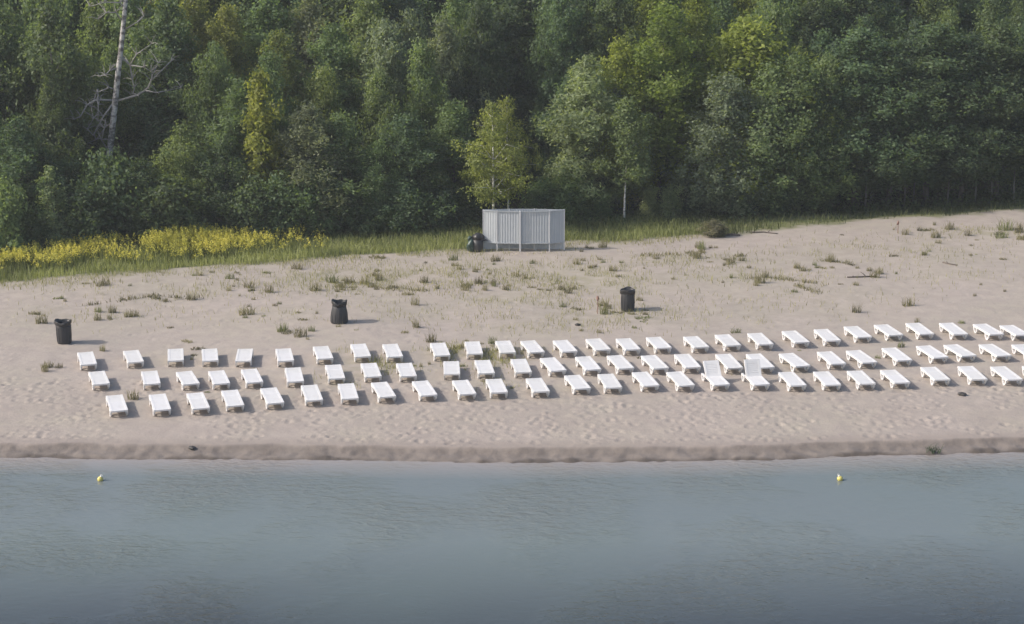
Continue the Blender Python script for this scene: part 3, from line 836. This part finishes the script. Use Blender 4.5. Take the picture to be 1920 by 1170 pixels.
# ------------------------------------------------------------------ dead birch
def dead_birch():
    Y = float(forest_y(-20.5)) + 5.0
    base = at_y(203, 300, Y); gx0, gy0 = base[0] - .1, Y
    z0 = gz(gx0, gy0)
    t = thing('dead_birch_tree', 'dead white birch trunk with bare crooked branches among the left trees', 'tree', (gx0, gy0, z0))
    def W(p, dy=0):
        q = at_y(p[0], p[1], Y + dy); return (q[0] - gx0, q[1] - gy0, q[2] - z0)
    tr = [(0, 0, -.1)] + [W(p) for p in ((204, 300), (208, 262), (213, 220), (217, 180), (221, 140), (226, 100), (230, 60), (234, 20), (237, -20), (240, -70), (243, -120))]
    b = MB(); b.tube(tr, [.18, .175, .17, .165, .16, .15, .14, .13, .12, .10, .08, .05], 9)
    link('trunk', b.mesh('trunk', True), M_birch, t)
    br = [[(214, 191), (194, 218), (175, 254)], [(214, 188), (181, 187), (163, 197), (151, 218), (139, 224)], [(183, 167), (184, 197), (184, 226)], [(216, 168), (205, 164), (181, 174), (171, 200), (175, 223), (163, 243)],
          [(226, 104), (244, 122), (248, 149), (252, 164), (249, 182)], [(244, 122), (256, 102), (284, 82)], [(244, 122), (271, 126), (283, 134)], [(216, 190), (256, 179), (274, 169), (284, 151), (320, 115)],
          [(279, 164), (287, 138), (297, 118)], [(274, 170), (294, 174), (340, 164)], [(222, 126), (205, 133), (197, 141), (187, 143)], [(232, 56), (258, 41), (270, 30)], [(233, 14), (225, 5), (197, 4), (169, 12)],
          [(230, 40), (217, 23), (199, 24), (184, 36)], [(205, 285), (190, 262), (196, 240)], [(213, 230), (200, 236), (180, 262), (160, 270)], [(236, -10), (262, -30), (280, -20)]]
    rng = random.Random(4)
    for i, q in enumerate(br):
        bb = MB(); r = .068 if i in (0, 1, 4, 7) else .045
        dy = rng.uniform(-.9, .6)
        P = [W(p, dy * k / (len(q) - 1)) for k, p in enumerate(q)]
        bb.tube(P, [r * (1 - .65 * k / (len(P) - 1)) for k in range(len(P))], 6)
        for k in range(1, len(P)):
            a = Vector(P[k])
            for _ in range(4):
                e = a + Vector((rng.uniform(-.6, .6), rng.uniform(-.5, .5), rng.uniform(-.1, .6)))
                bb.tube([a, (a + e) / 2 + Vector((0, 0, .08)), e], [.025, .018, .008], 4, False)
        link('branch', bb.mesh('branch', True), M_deadwood, t)
dead_birch()

# ------------------------------------------------------------------ the forest behind
def zone_colour(px, row):
    r = random.random()
    if px < 120: return 'dark' if r < .35 else ('mid' if r < .8 else 'light')
    if px < 320: return 'mid' if r < .4 else ('olive' if r < .7 else ('light' if r < .88 else 'dark'))
    if px < 520: return 'olive' if r < .5 else ('light' if r < .7 else 'mid')
    if px < 640: return 'silver' if r < .5 else ('olive' if r < .7 else 'mid')
    if px < 700: return 'dark' if r < .6 else 'mid'
    if px < 880: return 'silver' if r < .45 else 'mid'
    if px < 1140: return 'deep' if r < .55 else 'dark'
    if px < 1310: return 'lime' if r < .55 else ('mid' if r < .8 else 'dark')
    if px < 1500: return 'lime' if r < .6 else 'mid'
    return 'dark' if r < .55 else ('mid' if r < .9 else 'deep')
ROWS = [(4.6, 8.5, 'second'), (8.2, 10.5, 'third'), (12.0, 12.0, 'back'), (16.0, 13.5, 'back'), (20.5, 14.5, 'back'), (26, 15.5, 'back'), (33, 16, 'back')]
for off, hh, tier in ROWS:
    half = 0.285 * (105 + off) + 3
    spots = []
    x = -half + random.uniform(0, 2)
    while x < half:
        y = float(forest_y(np.clip(x, -33, 33))) + off + random.uniform(-1.2, 1.2)
        spots.append((x, y)); x += random.uniform(2.1, 3.3) * (1 if off < 16 else 1.2)
    inview = [s for s in spots if -20 < px_of(s[0], s[1], 8)[0] < 1940]
    for s in spots:
        px = px_of(s[0], s[1], 6)[0]
        if tier == 'second' and (95 < px < 330 or 885 < px < 1010 or 1215 < px < 1300): continue
        if tier == 'third' and 905 < px < 1000: continue
        c = zone_colour(px, off)
        h = hh * random.uniform(.82, 1.15)
        if 885 < px < 1060: h *= 1.02
        kd = ('broad' if random.random() < .55 else 'willow') if tier == 'second' else ('tall' if random.random() < .7 else 'broad')
        w = h * random.uniform(.16, .235)
        if c == 'silver' and tier != 'back': kd = 'willow'
        i = inview.index(s) if s in inview else -1
        if tier == 'back' or i < 0:
            lab = 'tall %s tree deep in the forest, crown merging with its neighbours' % COLNAME[c]
            grp = 'tall %s trees deep in the forest' % COLNAME[c]
        else:
            lab = '%s %s in the %s forest row, %s' % (COLNAME[c], {'broad': 'broad tree', 'willow': 'willow', 'tall': 'tall tree'}[kd], tier, ordinal(i, len(inview)) if len(inview) < 61 else '')
            grp = 'trees of the %s forest row' % tier
        plant(kd, s[0], s[1], h, w, c, label=lab, group=grp, bark=M_bark_pale if random.random() < .3 else None, name='willow_tree' if kd == 'willow' else 'tree')

# ------------------------------------------------------------------ meadow grass and goldenrod
def blades(n, pts, hmin, hmax, wid, rng, lean=.35):
    h = rng.uniform(hmin, hmax, n); az = rng.uniform(0, 6.283, n); la = rng.uniform(0, 6.283, n); lr = h * np.abs(rng.normal(0, lean, n))
    wx, wy = np.cos(az) * wid / 2, np.sin(az) * wid / 2
    b0 = pts + np.stack([-wx, -wy, np.full(n, -.02)], 1); b1 = pts + np.stack([wx, wy, np.full(n, -.02)], 1)
    lx, ly = np.cos(la) * lr, np.sin(la) * lr
    m0 = pts + np.stack([lx * .35 - wx * .7, ly * .35 - wy * .7, h * .6], 1); m1 = pts + np.stack([lx * .35 + wx * .7, ly * .35 + wy * .7, h * .6], 1)
    t = pts + np.stack([lx, ly, h], 1)
    V = np.stack([b0, b1, m1, m0, t], 1).reshape(-1, 3)
    k = np.arange(n)[:, None] * 5
    F = np.concatenate([k + np.array([[0, 1, 2]]), k + np.array([[0, 2, 3]]), k + np.array([[3, 2, 4]])])
    return V, F
def scatter_band(n, x0, x1, f0, f1, rng):
    x = rng.uniform(x0, x1, n)
    y = edge_y(x) + (forest_y(x) - edge_y(x)) * rng.uniform(f0, f1, n)
    return np.stack([x, y, ground_z(x, y)], 1)
rng = np.random.default_rng(77)
n = 52000
P = scatter_band(n, -32, 32, -.08, 1.25, rng)
e = P[:, 1] - edge_y(P[:, 0])
keep = (rng.random(n) < sstep(-.7, .9, e + 1.5 * vnoise(P[:, 0], P[:, 1], 1.6, 12))) & (rng.random(n) > .88 * sstep(8, 15, P[:, 0]))
P = P[keep]; n = len(P)
V, F = blades(n, P, .14, .50, .036, rng, .45)
me = mesh_arrays('meadow_grass', V, F)
dry = vnoise(P[:, 0], P[:, 1], 2.2, 55)
fattr(me, 'tint', np.repeat((.92 + .9 * dry + .35 * (1 - sstep(-12, -4, P[:, 0])) - .42 * sstep(8, 15, P[:, 0]) + rng.normal(size=n) * .22).clip(.4, 1.6), 5))  # right end tinted darker: forest shade painted into the grass colour
me.materials.append(M_blade)
o = link('meadow_grass', me); o.color = (.185, .205, .085, 1)
tag(o, 'green grass strip between the sand and the forest', 'grass', kind='stuff')

# goldenrod: a stand of yellow flowering stalks at the left
n = 4200
x = np.concatenate([rng.uniform(-30, -9.5, n - 900), rng.normal(-16.5, 1.4, 900)])
fr = rng.beta(3.2, 1.9, n)
x0g = x
y = edge_y(x) + (forest_y(x) - edge_y(x)) * (.12 + .86 * fr)
den = sstep(-.42, .16, vnoise(x, y, 1.5, 91) + .8 * vnoise(x, y, .6, 92)) * (1 - .95 * sstep(-17.0, -10.0, x))
keep = rng.random(n) < den.clip(.04, 1)
x, y = x[keep], y[keep]; n = len(x)
P = np.stack([x, y, ground_z(x, y)], 1)
hgt = rng.uniform(.5, .95, n) * (1 + .28 * np.exp(-((x + 17.0) / 1.6) ** 2))
V1, F1 = blades(n * 5, np.repeat(P, 5, 0) + np.concatenate([rng.normal(size=(n * 5, 2)) * .10, np.zeros((n * 5, 1))], 1), .25, .7, .05, rng, .3)
me = mesh_arrays('goldenrod_leaves', V1, F1); fattr(me, 'tint', np.repeat(rng.uniform(.6, 1.3, n * 5), 5)); me.materials.append(M_blade)
o = link('goldenrod_stalks', me); o.color = (.165, .185, .065, 1)
tag(o, 'green leafy stalks of the yellow flower stand at the left', 'plants', kind='stuff')
q = 24
C = np.repeat(P, q, 0); hh = np.repeat(hgt, q)
s = rng.random(n * q)
C = C + np.stack([rng.normal(size=n * q) * .11 * (1.05 - s), rng.normal(size=n * q) * .11 * (1.05 - s), hh * (.62 + .40 * s)], 1)
Nn = rng.normal(size=(n * q, 3)) * .6 + np.array([0, -.1, .6]); Nn /= np.linalg.norm(Nn, axis=1, keepdims=True)
V2, F2 = leaf_quads(C, Nn, .036, .023, rng)
me = mesh_arrays('goldenrod_flowers', V2, F2)
tn = np.repeat((1 + .6 * vnoise(x, y, 1.7, 66) + rng.normal(size=n) * .1), q) + rng.normal(size=n * q) * .12
fattr(me, 'tint', np.repeat(tn.clip(.5, 1.4), 4)); me.materials.append(M_flower)
o = link('goldenrod_flowers', me); o.color = (.50, .465, .10, 1)
tag(o, 'bright yellow flower heads in a drift below the left forest', 'flowers', kind='stuff')

# weeds under the trees
n = 16000
x = rng.uniform(-33, 33, n); y = forest_y(x) + rng.uniform(-1.2, 3.0, n)
C = np.stack([x, y, ground_z(x, y) + np.abs(rng.normal(size=n)) * .38 * (.4 + vnoise(x, y, 1.8, 31) + .5) + .03], 1)
Nn = rng.normal(size=(n, 3)) * .5 + np.array([0, 0, .8]); Nn /= np.linalg.norm(Nn, axis=1, keepdims=True)
V, F = leaf_quads(C, Nn, .10, .06, rng)
me = mesh_arrays('undergrowth', V, F); fattr(me, 'tint', np.repeat((1 + .8 * vnoise(x, y, 1.3, 32) + rng.normal(size=n) * .15).clip(.5, 1.5), 4)); me.materials.append(M_leaf)
o = link('undergrowth', me); o.color = (.085, .110, .055, 1)
tag(o, 'dark leafy undergrowth along the foot of the forest', 'undergrowth', kind='stuff')

# thin pale grass growing through the sand
pts = []
for px, py, rx, ry, k in SPARSE:
    cx, cy, _ = at_z(px, py, 0)
    m = int(190 * rx * ry * k ** 2)
    pts.append(np.stack([cx + rng.normal(size=m) * rx * .62, cy + rng.normal(size=m) * ry * .62], 1))
m = 5000
xx = rng.uniform(-32, 10, m); pts.append(np.stack([xx, edge_y(xx) - np.abs(rng.normal(size=m)) * 1.1], 1))
pts = np.concatenate(pts)
sel = (vnoise(pts[:, 0], pts[:, 1], .9, 41) > -.12) & (pts[:, 1] > shore_y(pts[:, 0]) + 7)
for lx, ly in LOUNGER_XY:
    sel &= (np.abs(pts[:, 0] - lx) > .34) | (np.abs(pts[:, 1] - ly) > .85)
pts = pts[sel]; n = len(pts)
P = np.concatenate([pts, ground_z(pts[:, 0], pts[:, 1])[:, None]], 1)
V, F = blades(n, P, .07, .26, .020, rng, .55)
me = mesh_arrays('sparse_sand_grass', V, F); fattr(me, 'tint', np.repeat(rng.uniform(.65, 1.4, n), 5)); me.materials.append(M_blade)
o = link('sparse_sand_grass', me); o.color = (.24, .235, .10, 1)
tag(o, 'thin pale grass growing sparsely through the upper sand', 'grass', kind='stuff')

# ------------------------------------------------------------------ tufts and weeds on the sand
def tuft_mesh(name, seed, nb, rad, hmin, hmax, wid, lean):
    r = np.random.default_rng(seed)
    p = np.concatenate([r.normal(size=(nb, 2)).clip(-1.4, 1.4) * rad * np.array([1.2, .9]), np.zeros((nb, 1))], 1)
    V, F = blades(nb, p, hmin, hmax, wid, r, lean)
    m = mesh_arrays(name, V, F); fattr(m, 'tint', np.repeat(r.uniform(.55, 1.3, nb), 5)); m.materials.append(M_blade)
    return m
T_UP = [tuft_mesh('grass_tuft', 500 + i, 80, .085, .08, .42, .013, .42) for i in range(5)]
T_FLAT = [tuft_mesh('grass_tuft', 520 + i, 80, .11, .04, .16, .018, .9) for i in range(4)]
def tuft(px, py, s, flat, col, label, group=None, name='grass_tuft'):
    x, y, z = on_ground(px, py)
    if any(abs(x - lx) < .55 and abs(y - ly) < 1.05 for lx, ly in LOUNGER_XY): return None
    o = link(name, random.choice(T_FLAT if flat else T_UP))
    o.location = (x, y, z); o.rotation_euler = (0, 0, random.gauss(0, .35)); o.scale = (s * random.uniform(.85, 1.2), s * random.uniform(.85, 1.2), s)
    k = random.uniform(.8, 1.2)
    o.color = (col[0] * k, col[1] * k, col[2] * k, 1)
    return tag(o, label, 'grass tuft', group)
OLIVE, DARKT, GREENT = (.225, .205, .120), (.165, .150, .095), (.19, .205, .10)
for px, py, s, flat, col, lab in [
        (211, 586, 1.15, 0, DARKT, 'dark upright grass tuft below the left creeping weed line'), (241, 594, 1.0, 0, OLIVE, 'twin olive grass tuft right of the dark one, above left loungers'),
        (253, 593, .95, 0, OLIVE, 'small olive grass tuft closing the twin clump above left loungers'), (361, 562, 1.35, 0, DARKT, 'tall dark grass tuft at the right end of the left creeping weeds'),
        (505, 548, 1.3, 0, DARKT, 'tall dark grass tuft between the left and middle bins'), (592, 545, 1.35, 0, OLIVE, 'bushy olive grass tuft left above the middle bin'),
        (655, 531, 1.3, 0, OLIVE, 'bushy olive grass tuft right above the middle bin'), (684, 533, 1.35, 0, OLIVE, 'second olive grass tuft right above the middle bin'),
        (710, 525, 1.2, 0, DARKT, 'dark grass tuft in the patch between middle bin and cabin'), (738, 540, 1.2, 1, DARKT, 'dark spreading weed in the patch between middle bin and cabin'),
        (795, 530, 1.2, 0, DARKT, 'dark narrow grass tuft left below the cabin'), (320, 615, .7, 1, DARKT, 'lone dark tuft on bare sand above left loungers'),
        (193, 658, .9, 0, OLIVE, 'thin grass tuft between the first two loungers of the back row'), (250, 748, 1.15, 0, DARKT, 'leaning dark weed between the first two front loungers'),
        (1425, 530, 1.5, 0, OLIVE, 'tall thin weed stalk at the left of the long creeping weeds'), (1606, 586, 1.3, 0, DARKT, 'lone dark weed stalk above the right back loungers'),
        (1640, 520, 1.3, 0, OLIVE, 'round olive tuft at the end of the straight driftwood'), (1557, 490, 1.3, 0, OLIVE, 'olive grass tuft in the middle of the right sand slope'),
        (1815, 442, 1.1, 0, DARKT, 'dark upright weed high on the right sand slope'), (1780, 430, 1.3, 0, OLIVE, 'olive grass tuft near the forest at upper right'),
        (1885, 432, 1.9, 0, GREENT, 'large green grass clump at the right end of the sand top'), (1912, 436, 1.8, 0, DARKT, 'large dark grass clump at the right picture edge'),
        (1875, 440, 1.5, 1, DARKT, 'spreading dark weed beside the large green clump at right'), (1130, 464, 1.2, 0, OLIVE, 'olive tuft right of the cabin on the sand track'),
        (1750, 850, 1.3, 1, (.045, .07, .04), 'dark green water weed clump at the right water edge'), (808, 641, 1.2, 0, DARKT, 'upright dark tuft above the tenth back lounger'),
        (1108, 466, 1.0, 1, OLIVE, 'flat olive tuft beside the cabin right post')]:
    tuft(px, py, s, flat, col, lab)
ZONES = [(600, 1000, 478, 560, 44, .8), (1050, 1560, 465, 550, 46, .8), (1000, 1210, 500, 625, 26, .6), (150, 560, 505, 600, 30, .7), (620, 960, 640, 740, 30, .4),
         (1560, 1915, 415, 600, 32, .7), (5, 160, 560, 700, 9, .6), (440, 820, 560, 640, 16, .6), (960, 1900, 600, 745, 14, .5), (90, 700, 640, 760, 10, .5)]
for x0, x1, y0, y1, n, up in ZONES:
    m = 0
    while m < n:
        cx_, cy_ = random.uniform(x0, x1), random.uniform(y0, y1)
        for _ in range(random.choice((1, 1, 2, 3, 5))):
            flat = random.random() > up
            o = tuft(min(x1, max(x0, random.gauss(cx_, 22))), min(y1, max(y0, random.gauss(cy_, 7))), (.40 + .95 * random.random() ** 2.4), flat, random.choice((OLIVE, OLIVE, DARKT, GREENT)),
                 'small olive flat grass tuft spread on the open sand' if flat else 'small olive upright grass tuft on the open sand',
                 'small flat grass tufts on the sand' if flat else 'small upright grass tufts on the sand')
            if o:
                k = random.uniform(.75, 1.75); o.scale.x *= k
            m += 1
def creeper(pts, w, col, label, seed):
    """a line of low weeds running over the sand"""
    r = np.random.default_rng(seed)
    W = np.array([on_ground(*p) for p in pts]); o0 = W[0].copy()
    seg = np.linalg.norm(np.diff(W, axis=0), axis=1); m = int(seg.sum() * 70)
    i = r.choice(len(seg), m, p=seg / seg.sum()); u = r.random(m)[:, None]
    p = W[i] * (1 - u) + W[i + 1] * u + np.stack([r.normal(size=m) * .12, r.normal(size=m) * w, np.zeros(m)], 1)
    keep = vnoise(p[:, 0], p[:, 1], .5, seed) > -.22
    p = p[keep]; m = len(p); p[:, 2] = ground_z(p[:, 0], p[:, 1])
    V, F = blades(m, p - o0, .05, .22, .035, r, .7)
    me = mesh_arrays('creeping_weed', V, F); fattr(me, 'tint', np.repeat(r.uniform(.55, 1.3, m), 5)); me.materials.append(M_blade)
    o = link('creeping_weed', me); o.location = tuple(o0); o.color = (*col, 1)
    tag(o, label, 'weed', kind='stuff')
creeper([(162, 572), (185, 570)], .10, DARKT, 'short dark creeping weed at the left of the weed line', 71)
creeper([(205, 566), (250, 561), (285, 555), (320, 554)], .10, DARKT, 'long dark creeping weed line above the left bin', 72)
creeper([(285, 558), (312, 567)], .09, DARKT, 'dark creeping side shoot under the left weed line', 73)
creeper([(322, 558), (350, 560), (376, 558)], .11, DARKT, 'dark creeping weed joining the tall tuft right of the weed line', 74)
creeper([(1400, 523), (1450, 522), (1500, 528), (1546, 535)], .13, OLIVE, 'long olive creeping weed line in the middle of the right sand', 75)
creeper([(1490, 535), (1520, 545), (1540, 550)], .16, OLIVE, 'olive creeping weeds below the long right weed line', 76)
creeper([(1540, 489), (1590, 494)], .10, OLIVE, 'olive creeping weed under the right slope tuft', 77)
creeper([(700, 540), (740, 543), (800, 545)], .18, OLIVE, 'olive creeping weeds right above the middle bin', 78)
creeper([(960, 515), (1000, 525)], .22, OLIVE, 'olive creeping weeds on the sand below the cabin', 79)
creeper([(1200, 480), (1260, 478), (1320, 474)], .22, OLIVE, 'olive creeping weeds right of the cabin', 80)

def red_weed(px, py, h, label, seed):
    r = random.Random(seed); x, y, z = on_ground(px, py)
    t = thing('red_weed', label, 'weed', (x, y, z))
    b = MB(); b.tube([(0, 0, -.03), (.02, 0, h * .5), (.0, .01, h)], [.02, .016, .01], 5)
    for k in range(5):
        zz = h * (.25 + .14 * k); a = r.uniform(0, 6.28)
        b.tube([(0, 0, zz), (.13 * math.cos(a), .13 * math.sin(a), zz + .1)], [.009, .005], 4)
    link('stalk', b.mesh('stalk'), M_red, t)
    link('seed_head', lumpy('seed_head', (0, 0, h * .93), (.06, .055, .11), seed, .4, 9, 6), M_red, t)
red_weed(1120, 588, .75, 'thin rusty red weed stalk left of the right bin', 91)
red_weed(1683, 437, .6, 'rusty red weed stalk near the forest at upper right', 92)

# ------------------------------------------------------------------ thin summer haze
def build_haze():
    b = MB(); b.box((0, 55, 13.5), (190, 210, 33))
    m, N, L = new_mat('haze')
    o = N.new('ShaderNodeOutputMaterial'); v = N.new('ShaderNodeVolumePrincipled')
    v.inputs['Color'].default_value = (0.94, 0.97, 1.0, 1); v.inputs['Density'].default_value = 0.00042
    v.inputs['Anisotropy'].default_value = 0.2
    L.new(v.outputs[0], o.inputs['Volume'])
    tag(link('haze', b.mesh('haze'), m), kind='stuff')
build_haze()
